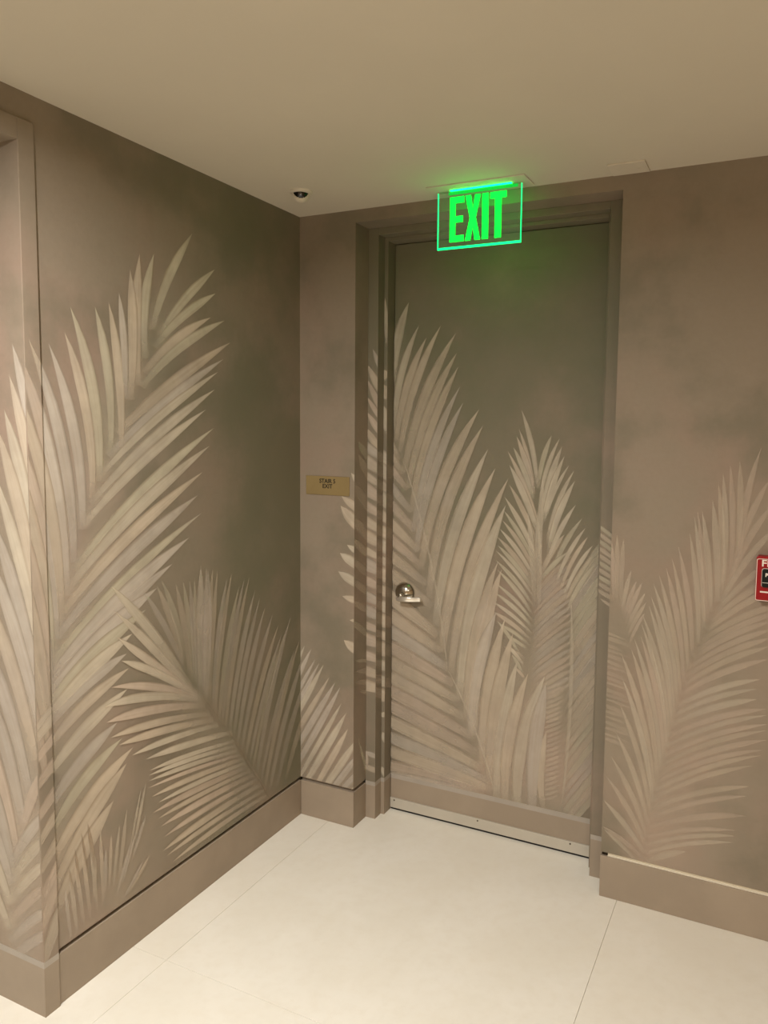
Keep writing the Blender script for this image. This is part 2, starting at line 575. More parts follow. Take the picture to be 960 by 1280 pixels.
# ------------------------------------------------------------------ dome camera
DCX, DCY = 0.187, -0.262
dc = thing('security_camera', 'small dome security camera with black lens on the ceiling corner', 'security camera', (DCX, DCY, H))
bm = bmesh.new()
lathe(bm, [(0.0, -0.008), (0.030, -0.008), (0.040, -0.005), (0.0415, 0.0)], 40, Matrix.Translation((DCX, DCY, H)))
at(link('trim_ring', bm, 'plastic', None, True), dc)
bm = bmesh.new()
prof = [(0.0275 * math.cos(a), -0.008 - 0.0275 * math.sin(a)) for a in [math.radians(d) for d in (0, 15, 30, 45, 60, 75)]] + [(0, -0.0355)]
lathe(bm, prof[::-1], 32, Matrix.Translation((DCX, DCY, H)))
at(link('dome', bm, 'smoked', None, True), dc)
face_dir = Vector((0.52, -0.80, 0.28)).normalized()
dirv = Vector((0.52, -0.80, -0.28)).normalized()
rotm = dirv.to_track_quat('Z', 'Y').to_matrix().to_4x4()
bm = bmesh.new()
lathe(bm, [(0.0, 0.0285), (0.004, 0.028), (0.006, 0.0265), (0.0062, 0.018)], 20, Matrix.Translation((DCX, DCY, H - 0.008)) @ rotm)
at(link('lens', bm, 'lens', None, True), dc)
bm = bmesh.new()
for k in range(48):       # eyeball housing: shell round the far and lower side of the dome
    for q in range(15):
        d4 = []
        for kk, qq in ((k, q), (k + 1, q), (k + 1, q + 1), (k, q + 1)):
            a, e = 2 * math.pi * kk / 48, 0.5 * math.pi * qq / 15
            d4.append(Vector((math.cos(a) * math.cos(e), math.sin(a) * math.cos(e), -math.sin(e))))
        if sum((d.dot(face_dir) for d in d4)) / 4 > 0.52:
            continue
        vs = [bm.verts.new(Vector((DCX, DCY, H - 0.0075)) + d * 0.0305) for d in d4]
        if q == 14:
            vs = vs[:3]
        bm.faces.new(vs)
bmesh.ops.remove_doubles(bm, verts=bm.verts, dist=1e-5)
hs = at(link('housing', bm, 'plastic', None, True), dc)

# ------------------------------------------------------------------ ceiling cover plate
cvp = thing('ceiling_cover_plate', 'small square blank cover plate on the ceiling right of the exit sign', 'cover plate', (1.28, -0.062, H))
at(boxes('plate', 'plastic', [(1.224, 1.339, -0.112, -0.010, H - 0.005, H)], None, 0.0012), cvp)
for x in (1.25, 1.312):
    bm = bmesh.new()
    lathe(bm, [(0, -0.0014), (0.003, -0.001), (0.0034, 0)], 12, Matrix.Translation((x, -0.061, H - 0.005)))
    at(link('screw', bm, 'plastic', None, True), cvp)

# ------------------------------------------------------------------ stair plaque
pq = thing('stair_sign', 'brass wall plaque reading STAIR 5 EXIT left of the door', 'sign', (0.132, 0, 1.39))
bm = bmesh.new()
poly_prism(bm, rrect(0.031, 0.233, 1.353, 1.428, 0.002, 2), -0.004, 0.0)
pl = at(link('plate', bm, 'brass', None, False, 0.0006), pq)
for body, z in (('STAIR 5', 1.4080), ('EXIT', 1.3875)):
    tx = text_mesh('lettering', body, 0.0235, 'ink', None, (0, 0, 0), 0.95, 0.0003, bold=0.0004)
    tx.parent = pq
    tx.location = (0.1325 - 0.132, -0.0044, z - 1.39)

# ------------------------------------------------------------------ fire alarm pull station
FX0, FX1, FZ0, FZ1 = 1.703, 1.790, 1.106, 1.2445
FY = -0.040
px = thing('fire_alarm_pull_station', 'red fire alarm pull station with white border on the right wall', 'fire alarm', (1.746, 0, 1.17))
bm = bmesh.new()
poly_prism(bm, rrect(FX0 + 0.002, FX1 - 0.002, FZ0 + 0.002, FZ1 - 0.001, 0.006), FY + 0.006, 0.0)
at(link('body', bm, 'red', None, False, 0.003), px)
bm = bmesh.new()
poly_prism(bm, rrect(FX0, FX1, FZ0, FZ1, 0.007), FY, FY + 0.007)
fp = at(link('cover', bm, 'red', None, False, 0.002), px)


def ring_mesh(x0, x1, z0, z1, r, w, y0, y1, nm, mat):
    bm = bmesh.new()
    o = rrect(x0, x1, z0, z1, r)
    i = rrect(x0 + w, x1 - w, z0 + w, z1 - w, max(0.001, r - w))
    n = len(o)
    vo = [[bm.verts.new((x, y, z)) for x, z in o] for y in (y0, y1)]
    vi = [[bm.verts.new((x, y, z)) for x, z in i] for y in (y0, y1)]
    for k in range(n):
        j = (k + 1) % n
        bm.faces.new((vo[0][k], vo[0][j], vi[0][j], vi[0][k]))
        bm.faces.new((vo[1][k], vi[1][k], vi[1][j], vo[1][j]))
        bm.faces.new((vo[0][k], vo[1][k], vo[1][j], vo[0][j]))
        bm.faces.new((vi[0][k], vi[0][j], vi[1][j], vi[1][k]))
    return at(link(nm, bm, mat), px)


ring_mesh(FX0 + 0.0012, FX1 - 0.0012, FZ0 + 0.0012, FZ1 - 0.0075, 0.006, 0.0016, FY - 0.0006, FY + 0.001, 'border', 'white')
hx0, hx1, hz0, hz1 = FX0 + 0.0175, FX1 - 0.0175, FZ0 + 0.0445, FZ1 - 0.0375
bm = bmesh.new()
poly_prism(bm, rrect(hx0, hx1, hz0, hz1, 0.006), FY - 0.010, FY)
hd = at(link('pull_handle', bm, 'black', None, False, 0.002), px)
ring_mesh(hx0 - 0.0012, hx1 + 0.0012, hz0 - 0.0012, hz1 + 0.0012, 0.007, 0.0016, FY - 0.0012, FY + 0.001, 'handle_outline', 'white')
ring_mesh(hx0 + 0.001, hx1 - 0.001, hz0 + 0.014, hz0 + 0.0152, 0.0005, 0.0006, FY - 0.0108, FY - 0.0098, 'handle_line', 'white')
tf = text_mesh('lettering', 'FIRE', 0.0285, 'white', px, (0.0003, FY - 0.0006, 1.2225 - 1.17), 1.12, 0.0005, bold=0.0006)
tp = text_mesh('lettering', 'PULL', 0.0150, 'white', px, (0.0, FY - 0.0105, (hz0 + hz1) / 2 + 0.010 - 1.17), 1.0, 0.0004, bold=0.0005)
boxes_ = at(boxes('printed_line', 'white', [(FX0 + 0.014, FX1 - 0.014, FY - 0.0006, FY + 0.001, FZ0 + 0.0265, FZ0 + 0.0310)]), px)

# ------------------------------------------------------------------ recessed downlights behind the camera
PLACES = ['nearest the opening', 'near the right wall', 'far down the corridor, left side', 'far down the corridor, right side']
for k, (lx, ly, pw) in enumerate(DOWNLIGHTS):
    dl = thing('recessed_downlight', 'round recessed ceiling downlight ' + PLACES[k], 'downlight', (lx, ly, H))
    dl['group'] = 'recessed downlights'
    bm = bmesh.new()
    lathe(bm, [(0.058, -0.001), (0.062, -0.005), (0.078, -0.004), (0.080, 0.0)], 32, Matrix.Translation((lx, ly, H)))
    at(link('trim_ring', bm, 'plastic', None, True), dl)
    bm = bmesh.new()
    lathe(bm, [(0.0, -0.0015), (0.058, -0.0015), (0.058, 0.0)], 32, Matrix.Translation((lx, ly, H)))
    at(link('lamp_glass', bm, 'lamp', None, False), dl)
    ld = bpy.data.lights.new('downlight_bulb', 'AREA')
    ld.shape = 'DISK'
    ld.size = 0.11
    ld.energy = pw
    ld.color = LAMP_COL
    ld.spread = math.radians(172)
    lo = bpy.data.objects.new('downlight_bulb', ld)
    COL.objects.link(lo)
    lo.parent = dl
    lo.location = (0, 0, -0.008)

# ================================================================== the mural
# Strokes are laid out as they read on the photograph and put onto the painted surface they belong to,
# at their real place and size, as thin layers of paint.
RT = RW.transposed()


def on_plane(p, axis, val):
    d = RT @ Vector(((p[0] - CX) / FPX, (p[1] - CY) / FPX, 1.0))
    t = (val - CAM[axis]) / d[axis]
    return CAM + d * t


# surface: axis, value, outward normal, clip planes [(axis, lo, hi)], parent
SURF = {
    'left':   (0, 0.0, Vector((1, 0, 0)), [(1, YC + 0.001, -0.0005), (2, G1 + 0.001, H)], wl),
    'casing': (0, 0.007, Vector((1, 0, 0)), [(1, YJ, YC - 0.001), (2, 0.159, 2.373)], tr2),
    'jamb':   (1, YJ - 0.0012, Vector((0, -1, 0)), [(0, -T, 0.0068), (2, 0.159, ZP)], tr2),
    'pier':   (1, 0.0, Vector((0, -1, 0)), [(0, 0.0005, XP - 0.0004), (2, G1 + 0.001, H)], wb),
    'reveal': (0, XP, Vector((1, 0, 0)), [(1, 0.0004, YF - 0.0004), (2, G1 + 0.001, ZT)], wb),
    'face':   (1, YF, Vector((0, -1, 0)), [(0, XP + 0.0008, FL - 0.0006), (2, 0.159, 2.37)], tr1),
    'step':   (0, FL, Vector((1, 0, 0)), [(1, YF + 0.0006, YS - 0.0004), (2, 0.159, 2.37)], tr1),
    'stop':   (1, YS, Vector((0, -1, 0)), [(0, FL + 0.0008, SL - 0.0004), (2, 0.159, 2.355)], tr1),
    'inner':  (0, SL, Vector((1, 0, 0)), [(1, YS + 0.0004, YD - 0.0004), (2, 0.159, 2.355)], tr1),
    'door':   (1, YD, Vector((0, -1, 0)), [(0, DW0 + 0.0006, DW1 - 0.0006), (2, 0.1585, 2.353)], None),
    'faceR':  (1, YF, Vector((0, -1, 0)), [(0, FR_ + 0.0006, XR), (2, 0.159, 2.37)], tr1),
    'right':  (1, 0.0, Vector((0, -1, 0)), [(0, XR + 0.0006, RX1), (2, G1 + 0.001, H)], wb),
}
CREAM = srgb(230, 217, 194)
SAND = srgb(226, 209, 185)
ROSE = srgb(226, 206, 185)
SAGE = srgb(220, 210, 184)
STONE = srgb(218, 206, 190)


def leaflet(bm, lay, L, surf, off, tints, a_base, a_tip, tipw=0.62, seg=10, soft=False, edge=0):
    bx, by, tx, ty, w = L[:5]
    bend = L[5] if len(L) > 5 else 0.0
    axis, val, nrm = SURF[surf][:3]
    dx, dy = tx - bx, ty - by
    ln = math.hypot(dx, dy)
    cxp, cyp = (bx + tx) / 2 - dy * bend * 2, (by + ty) / 2 + dx * bend * 2
    ra, rb = random.random(), random.random()
    col = random.choice(tints)
    j = 0.93 + 0.12 * random.random()
    col = tuple(min(1.0, c * j) for c in col[:3]) + (1,)
    sid = random.random() * 100
    rows = []
    for k in range(seg + 1):
        t = k / seg
        x = (1 - t) ** 2 * bx + 2 * t * (1 - t) * cxp + t * t * tx
        y = (1 - t) ** 2 * by + 2 * t * (1 - t) * cyp + t * t * ty
        vx = 2 * (1 - t) * (cxp - bx) + 2 * t * (tx - cxp)
        vy = 2 * (1 - t) * (cyp - by) + 2 * t * (ty - cyp)
        vl = math.hypot(vx, vy) or 1
        nx, ny = -vy / vl, vx / vl
        pk = tipw + 0.12 * (ra - 0.5)
        if t < pk:
            ww = 0.50 + 0.50 * math.sin(0.5 * math.pi * t / pk)
        else:
            q = (t - pk) / (1 - pk)
            ww = max(0.0, 1 - q ** 1.9)
        ww *= 0.5 * w
        al = a_base + (a_tip - a_base) * min(1.0, t / 0.62) ** 0.9
        fd = min(0.24, 17.0 / ln)
        if t < fd and not soft:
            al *= 0.10 + 0.90 * t / fd
        row = []
        if soft:
            al *= (1 - t) ** 0.8
        for q, (sgn, f) in enumerate(((-1, 1.0 if edge < 0 else 0.85), (-0.55, 1.0), (0.55, 1.0), (1, 1.0 if edge > 0 else 0.85)) if not soft else ((-1, 0.0), (-0.35, 1.0), (0.35, 1.0), (1, 0.0))):
            p = on_plane((x + nx * ww * sgn, y + ny * ww * sgn), axis, val) + nrm * off
            v = bm.verts.new(p)
            v[lay[0]] = tuple(c * e for c, e in zip(col[:3], (.54, .50, .45) if (sgn * edge > 0.9 and not soft) else (1, 1, 1))) + (1,)      # brown outline along one side
            v[lay[1]] = max(0.0, min(1.0, al * f))
            v[lay[2]] = Vector((t * ln / 90.0 + sid, sgn * w / 6.0 + sid, sid))
            row.append(v)
        rows.append(row)
    for a, b in zip(rows, rows[1:]):
        for q in range(3):
            bm.faces.new((a[q], b[q], b[q + 1], a[q + 1]))


LIFT = {}


def frond(surfs, leaves, tints=(CREAM, SAND, SAGE), a=(0.40, 0.80), label=None, tipw=0.62, under=None, soft=False):
    if under:       # soft wash of thinned paint laid under the leaflets near the rachis
        frond(surfs, [(L[0], L[1], L[0] + (L[2] - L[0]) * .85, L[1] + (L[3] - L[1]) * .85, L[4] * 2.6, L[5] if len(L) > 5 else 0) for L in leaves],
              tints, (under, under), None, 0.35, None, True)
    for sf in ([surfs] if isinstance(surfs, str) else surfs):
        axis, val, nrm, clips, par = SURF[sf]
        bm = bmesh.new()
        lay = (bm.verts.layers.float_color.new('paint'), bm.verts.layers.float.new('opacity'), bm.verts.layers.float_vector.new('stroke'))
        off = LIFT.get(sf, 0.0005)
        st = random.getstate()
        random.seed(len(leaves) * 13 + int(leaves[0][0]))
        for i, L in enumerate(leaves):
            o2 = leaves[i - 1] if i else leaves[min(1, len(leaves) - 1)]
            qx, qy = (o2[0] + o2[2] - L[0] - L[2]), (o2[1] + o2[3] - L[1] - L[3])
            dot = -(L[3] - L[1]) * qx + (L[2] - L[0]) * qy
            eg = (1 if dot >= 0 else -1) * (1 if i else -1)
            leaflet(bm, lay, L, sf, off + (i % 4) * 0.00007, tints, a[0], a[1], tipw, soft=soft, edge=eg)
        off += 0.0003
        random.setstate(st)
        for ax, lo, hi in clips:
            for v, sg in ((lo, -1), (hi, 1)):
                co = Vector((0, 0, 0))
                co[ax] = v
                no = Vector((0, 0, 0))
                no[ax] = sg
                bmesh.ops.bisect_plane(bm, geom=bm.verts[:] + bm.edges[:] + bm.faces[:], plane_co=co, plane_no=no, clear_outer=True)
        if not bm.faces:
            bm.free()
            continue
        LIFT[sf] = off + 0.0001
        for f in bm.faces:
            f.normal_update()
            if f.normal.dot(nrm) < 0:
                f.normal_flip()
        me = bpy.data.meshes.new('painted_frond_or_light')
        bm.to_mesh(me)
        bm.free()
        me.materials.append(M['leaf'])
        o = bpy.data.objects.new('painted_frond_or_light', me)
        COL.objects.link(o)
        if sf == 'door':
            at_door(o)
        else:
            o.parent = par
        if label:
            o['label'] = label


# --- soft wash under the foliage; low on both walls it also paints in brighter light
frond('left', [(95, 1230, 125, 880, 170), (170, 1190, 185, 900, 150), (260, 1110, 240, 860, 130), (110, 1000, 150, 640, 150)], (SAND,), (0.26, 0.26), 'thin tan wash under the fronds, with light painted in low down', 0.4, None, True)
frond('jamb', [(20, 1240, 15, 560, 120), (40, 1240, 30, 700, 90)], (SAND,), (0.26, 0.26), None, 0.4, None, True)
frond('right', [(800, 1110, 800, 820, 120), (860, 1120, 880, 780, 160), (830, 1120, 830, 900, 120)], (ROSE,), (0.18, 0.18), 'thin rose wash under the fronds, with light painted in low down', 0.4, None, True)
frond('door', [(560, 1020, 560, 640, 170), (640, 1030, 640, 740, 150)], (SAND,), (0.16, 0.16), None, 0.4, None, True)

# --- tall frond on the left wall and its casing
A_right = [(190, 412, 240, 292, 12, -.05), (199, 420, 268, 337, 12, -.05), (193, 434, 269, 367, 12, -.06), (180, 466, 263, 397, 12, -.07),
           (177, 484, 280, 401, 13, -.07), (162, 505, 288, 428, 15, -.09), (152, 527, 279, 449, 12, -.08), (145, 548, 272, 465, 11, -.07),
           (138, 570, 268, 487, 13, -.06), (130, 590, 257, 512, 13, -.05), (121, 618, 267, 535, 14, -.06), (112, 645, 262, 557, 15, -.06),
           (104, 672, 253, 590, 15, -.06), (98, 697, 247, 619, 16, -.05), (91, 722, 252, 641, 12, -.05), (84, 748, 236, 672, 16, -.05),
           (77, 776, 215, 705, 18, -.05), (70, 803, 196, 735, 18, -.05), (66, 832, 182, 762, 18, -.05), (63, 868, 165, 792, 16, -.05),
           (60, 908, 158, 817, 15, -.05), (58, 938, 161, 835, 14, -.05), (58, 972, 159, 861, 15, -.04), (60, 1012, 146, 903, 15, -.04),
           (62, 1045, 152, 923, 13, -.05), (64, 1078, 166, 934, 15, -.04), (66, 1112, 158, 954, 15, -.03), (67, 1146, 142, 1000, 17, -.03)]
A_left = [(182, 448, 192, 317, 10, -.05), (173, 482, 174, 317, 11, -.02), (163, 500, 162, 336, 11, .02), (156, 498, 148, 366, 8, .02),
          (151, 560, 135, 377, 10, .03), (138, 566, 118, 383, 10, .04), (124, 602, 87, 383, 12, .05), (115, 622, 80, 415, 11, .05),
          (103, 662, 60, 429, 12, .05), (92, 703, 36, 424, 13, .05), (83, 745, 17, 430, 14, .05), (76, 775, 12, 468, 14, .05),
          (70, 800, 6, 512, 14, .05), (64, 828, -3, 530, 15, .05), (62, 865, -4, 585, 15, .05), (60, 905, -6, 640, 15, .05)]
RACHIS_A = [(183, 445), (170, 480), (153, 525), (135, 570), (120, 608), (106, 650), (97, 695), (84, 740), (74, 780), (64, 825), (60, 860), (56, 900), (52, 960), (46, 1010), (40, 1080)]
for i in range(5, 20):
    bx, by, tx, ty, w, b = A_right[i]
    sl = (.80, .84, .88, .92, .95)[i - 5] if i < 10 else 1.0
    best = min(((abs(ty + (tx - x) * sl - y), x, y) for (xa, ya), (xb, yb) in zip(RACHIS_A, RACHIS_A[1:]) for x, y in [(xa + (xb - xa) * q / 8, ya + (yb - ya) * q / 8) for q in range(9)]))
    A_right[i] = (best[1], best[2], tx, ty, w, -.035)
frond('left', A_right, (CREAM, SAND, SAGE, STONE), (0.42, 0.80), 'tall pale palm frond painted on the wall', under=0.22)
A_left = [(a_, b_, c_, d_, e_ * 1.15, f_) for a_, b_, c_, d_, e_, f_ in A_left]
frond('left', A_left, (SAND, STONE, SAGE), (0.42, 0.78), 'tall pale palm frond painted on the wall', under=0.22)
frond('casing', A_left[8:] + [(60, 940, -8, 700, 15, .05), (58, 980, -8, 760, 15, .05)], (SAND, STONE, ROSE), (0.45, 0.6))
frond('casing', [(x - 22, y + 26, tx, ty, w, b) for x, y, tx, ty, w, b in A_right[19:]] + [(46, 1190, 92, 1040, 18, -.02), (50, 1215, 80, 1120, 14)], (SAND, ROSE, CREAM), (0.45, 0.55))

# --- frond on the jamb of the opening
J_left = [(46, 585, 16, 430, 12, .02), (47, 640, 12, 468, 14, .02), (48, 705, 6, 512, 15, .02), (49, 760, -3, 534, 16, .02), (50, 815, -8, 588, 15, .02),
          (50, 865, -12, 640, 16, .02), (52, 915, -14, 690, 16, .02), (46, 950, -16, 742, 16, .02), (38, 990, -18, 800, 16, .02), (30, 1030, -18, 850, 16, .02),
          (22, 1065, -20, 905, 15, .02), (17, 1085, -20, 950, 14, .02), (15, 1105, -22, 1000, 13, .02), (14, 1130, -22, 1040, 12, .02), (13, 1160, -22, 1085, 12, .02)]
J_right = [(17, 1076, 62, 1010, 15, -.04), (17, 1098, 64, 1042, 15, -.05), (16, 1124, 66, 1072, 14, -.05), (15, 1150, 68, 1102, 14, -.05),
           (14, 1176, 70, 1132, 14, -.05), (14, 1200, 72, 1160, 14, -.05), (28, 1040, 58, 955, 14, -.02)]
frond('jamb', J_left, (CREAM, SAND, STONE, ROSE), (0.50, 0.66), 'pale frond painted on the jamb', under=0.30)
frond('jamb', J_right, (CREAM, ROSE, STONE), (0.36, 0.55), under=0.2)

# --- arching lower frond on the left wall
B_up = [(240, 862, 136, 731, 13, .02), (246, 870, 141, 763, 12, .02), (230, 838, 177, 737, 8, .03), (228, 832, 195, 732, 9, .03), (229, 830, 201, 725, 9, .04),
        (237, 852, 219, 730, 8, .02), (240, 855, 228, 727, 7, .02), (243, 858, 236, 726, 7, .01), (246, 862, 242, 722, 6, .0), (249, 866, 250, 706, 8, .0),
        (253, 870, 257, 708, 7, .0), (257, 878, 265, 711, 7, -.01), (261, 882, 271, 712, 6, -.01), (265, 888, 283, 722, 6, -.02), (268, 893, 289, 716, 6, -.02),
        (273, 900, 298, 732, 6, -.02), (277, 905, 305, 722, 6, -.02), (281, 911, 311, 720, 6, -.02), (286, 917, 318, 737, 6, -.02), (291, 923, 324, 747, 6, -.02),
        (296, 931, 330, 760, 6, -.02), (301, 938, 340, 767, 6, -.02), (306, 947, 347, 781, 6, -.02), (311, 955, 351, 793, 5, -.02), (315, 962, 357, 786, 5, -.02),
        (320, 970, 363, 769, 6, -.02), (325, 978, 368, 810, 5, -.02), (330, 986, 374, 798, 6, -.02), (336, 990, 380, 815, 6, -.02), (345, 985, 384, 840, 6, -.02), (355, 980, 388, 870, 6, -.02)]
B_low = [(245, 868, 145, 796, 11, .0), (248, 872, 151, 826, 11, .05), (250, 874, 138, 859, 11, .07), (253, 876, 128, 884, 12, .08), (256, 882, 132, 903, 12, .05),
         (262, 892, 137, 922, 10, .04), (266, 900, 148, 931, 10, .03), (272, 906, 164, 944, 8, .03), (290, 915, 181, 949, 9, .02), (292, 926, 186, 963, 6, .02),
         (294, 932, 185, 969, 6, .02), (297, 938, 185, 976, 6, .02), (300, 943, 184, 985, 5, .02), (304, 948, 188, 996, 7, .02), (307, 953, 197, 1003, 6, .02),
         (310, 958, 190, 1016, 8, .02), (313, 963, 197, 1023, 6, .02), (317, 968, 200, 1033, 8, .02), (321, 974, 204, 1046, 7, .02), (325, 980, 202, 1064, 8, .02),
         (329, 988, 207, 1070, 6, .02), (332, 994, 214, 1078, 6, .02)]
frond('left', B_low, (CREAM, SAND, ROSE), (0.22, 0.82), 'arching pale frond painted low on the wall', under=0.14)
frond('left', B_up, (SAND, STONE, SAGE), (0.18, 0.38), 'arching pale frond painted low on the wall')
frond('left', [(250, 872, 250, 708, 13), (256, 878, 259, 712, 12)], (STONE,), (0.15, 0.5))
frond('left', [(228, 842, 138, 732, 13, .02), (236, 862, 145, 766, 12, .02), (228, 856, 146, 797, 11, .0), (215, 850, 152, 826, 11, .03)], (CREAM,), (0.2, 0.6))
# rachis of that frond
frond('left', [(337, 1000, 250, 868, 3.0, .02)], (srgb(150, 118, 90),), (0.45, 0.15))

# --- grassy tuft at the foot of the left wall
C_ = [(165, 1062, 181, 977, 4), (160, 1068, 175, 985, 3), (147, 1105, 157, 1012, 5), (162, 1078, 181, 1018, 4), (158, 1118, 186, 1068, 4), (152, 1125, 178, 1075, 3),
      (140, 1110, 148, 1030, 4), (135, 1115, 138, 1040, 4), (128, 1130, 124, 1035, 5), (120, 1140, 112, 1040, 6), (112, 1150, 101, 1052, 6), (104, 1160, 92, 1070, 6),
      (96, 1172, 86, 1090, 6), (88, 1180, 80, 1110, 5), (150, 1110, 168, 1040, 3), (144, 1120, 163, 1050, 4), (130, 1120, 131, 1060, 5), (116, 1130, 118, 1070, 5)]
frond('left', C_, (CREAM, SAND, STONE), (0.15, 0.48), 'faint grassy tuft painted near the baseboard')
frond('left', [(110, 1100, 100, 1040, 4), (118, 1090, 108, 1028, 5), (98, 1105, 92, 1060, 4), (90, 1120, 85, 1085, 3)], (srgb(150, 124, 98),), (0.0, 0.5))

# --- frond on the pier
P_ = [(345, 880, 381, 807, 7), (350, 890, 389, 811, 7), (350, 905, 394, 824, 6), (352, 915, 399, 829, 6), (352, 925, 404.5, 831, 9), (352, 945, 412, 846, 8),
      (355, 960, 419, 853, 9), (360, 975, 425.5, 859, 9), (366, 985, 427, 879, 7), (372, 995, 433, 891, 10), (385, 1000, 435, 911, 9), (395, 1000, 448, 922, 10),
      (402, 1003, 452, 938, 9), (410, 1006, 456, 955, 8), (420, 1010, 460, 968, 7), (430, 1012, 464, 980, 7)]
frond('pier', P_, (SAND, CREAM, STONE), (0.45, 0.66), 'pale frond painted low on the pier', 0.6)
P_tips = [(466, 626, 439, 591, 8), (470, 652, 427, 620, 11), (472, 684, 426, 632, 15), (474, 706, 434, 681, 9), (476, 727, 425, 691, 12), (476, 748, 423, 714, 12),
          (474, 758, 428, 745, 10), (474, 778, 437, 775, 7), (470, 830, 430, 800, 13)]
frond('pier', P_tips, (CREAM, SAND), (0.75, 0.75), 'leaf tips painted beside the door recess', 0.7)
frond('reveal', [(462, 980 + 2 * k, 448 + k * 3, 925 + 9 * k, 4) for k in range(5)] + [(470, 590, 447, 551, 9), (470, 612, 448, 568, 10), (466, 645, 444, 605, 12), (466, 680, 440, 645, 12), (468, 702, 440, 672, 10),
                (468, 726, 440, 698, 10), (468, 748, 438, 722, 10), (468, 768, 438, 750, 9), (468, 800, 438, 775, 9), (466, 826, 444, 826, 5), (468, 838, 445, 839, 7), (468, 852, 445, 853, 8), (468, 866, 450, 864, 6)],
      (SAND, SAGE), (0.30, 0.42))

# --- leaf pieces across the left frame
bands = [(466, 436, 480, 470, 7), (459, 455, 482, 500, 10), (459, 474, 482, 522, 9), (459, 496, 480, 530, 7), (459, 515, 480, 548, 9), (455, 532, 482, 572, 10)]
y = 556
k = 0
while y < 872:
    drop = 30 * (1 - (y - 556) / 400.0)
    hgt = (13, 15, 10, 16, 12)[k % 5]
    bands.append((446, y - drop * .4, 486, y + drop * .75, hgt))
    y += hgt + (5, 4, 7, 5, 8)[k % 5]
    k += 1
bands_f = [(bx, by, tx, ty, w) for bx, by, tx, ty, w in bands]
frond('face', [(tx, ty, bx, by, w) if i < 6 else (tx, ty, bx - 20, by - 10, w) for i, (bx, by, tx, ty, w) in enumerate(bands_f)] +
      [(476, 948, 455, 939, 7), (478, 966, 450, 955, 8), (459, 960, 458, 938, 5)], (SAND, ROSE, STONE), (0.62, 0.62), 'leaf pieces painted across the door frame', 0.5)
frond('step', [(tx + 10, ty + 6, bx - 10, by + 2, w) for bx, by, tx, ty, w in bands_f[6:]], (SAND, ROSE), (0.28, 0.3))
frond('stop', [(484, 432, 481.5, 372, 6), (486, 475, 478, 462, 12), (488, 500, 476, 480, 16), (488, 545, 478, 505, 14)] +
      [(tx + 14, ty + 8, bx + 8, by + 8, w * 1.15) for bx, by, tx, ty, w in bands_f[6:]] + [(486, 892, 474, 894, 7), (486, 930, 478, 915, 10), (486, 975, 477, 958, 8)], (SAND, CREAM), (0.60, 0.66), None, 0.5)
frond('inner', [(tx + 24, ty + 14, bx + 18, by + 8, w) for bx, by, tx, ty, w in bands_f[7::2]], (SAND, ROSE), (0.22, 0.25))

# --- small frond high on the right of the door and the one below it
E_l = [(672, 612, 652, 512, 7, .04), (669, 618, 649, 536, 5, .03), (668, 622, 646, 545, 8, .03), (668, 628, 642, 559, 7, .03), (674, 660, 635, 564, 7, .03), (673, 668, 637, 581, 9, .03),
       (671, 680, 637, 606, 7, .03), (672, 700, 631, 621, 7, .03), (671, 708, 630, 638, 6, .03), (670, 716, 628, 650, 6, .04), (669, 724, 625, 661, 6, .04), (668, 732, 622, 671, 7, .04),
       (668, 740, 622, 681, 6, .04), (668, 748, 620, 688, 5, .04), (667, 758, 620, 700, 6, .04), (666, 768, 622, 712, 6, .04), (666, 776, 620, 729, 5, .04), (666, 784, 618, 740, 6, .04),
       (665, 792, 616, 752, 5, .04), (664, 800, 616, 764, 6, .04), (662, 806, 625, 780, 5, .04), (660, 812, 634, 795, 5, .04), (656, 822, 630, 808, 5, .04), (655, 832, 634, 806, 5, .04), (654, 842, 640, 818, 5, .03), (658, 850, 644, 834, 4, .03), (650, 820, 622, 776, 5, .03)]
E_r = [(673, 612, 690, 544, 7, -.05), (676, 622, 700, 548, 6, -.05), (678, 645, 703, 558, 9, -.04), (679, 655, 706, 570, 8, -.04), (682, 650, 712, 581, 5, -.05), (684, 680, 718, 588, 7, -.05),
       (685, 692, 719, 601, 9, -.05), (684, 706, 720, 631, 7, -.05), (690, 716, 728, 648, 7, -.05), (695, 730, 732, 660, 6, -.05), (700, 740, 735, 671, 6, -.05), (704, 748, 741, 682, 6, -.05),
       (706, 756, 743, 693, 6, -.05), (708, 766, 744, 705, 6, -.05), (676, 720, 706, 668, 8, -.04), (674, 728, 710, 690, 7, -.05)]
E_in = [(669 - .4 * k, 742 + 8 * k, 716, 694 + 8.9 * k, 5.5 + (k % 3), -.03) for k in range(19)]
frond('door', [(700, 1030, 700, 820, 70), (648, 900, 655, 745, 70), (690, 900, 690, 720, 60)], (SAND,), (0.34, 0.34), None, 0.35, None, True)
frond('door', E_in, (SAND, ROSE, STONE), (0.36, 0.34), under=0.10)
frond('door', E_l, (CREAM, SAND, SAGE), (0.50, 0.62), 'slender upright frond painted on the door')
frond('door', E_r, (SAND, SAGE, CREAM), (0.50, 0.62), 'slender upright frond painted on the door')
frond('door', [(674, 760, 672, 640, 9, .0), (676, 720, 680, 590, 7, -.02), (668, 760, 660, 640, 8, .02)], (CREAM,), (0.2, 0.45))
F_r = [(710 - .35 * k, 745 + 13 * k, 775, 648 + 13.6 * k, 8 + (k * 7 % 4), -.015) for k in range(24)]
F_l = [(706 - .3 * k, 850 + 6.2 * k, 680, 861 + 6.0 * k, 4.2, -.05) for k in range(24)]
frond('door', F_l, (SAND, ROSE), (0.26, 0.34))
frond('door', F_r, (SAND, SAGE, STONE), (0.42, 0.48), 'frond painted along the hinge side of the door', 0.5)
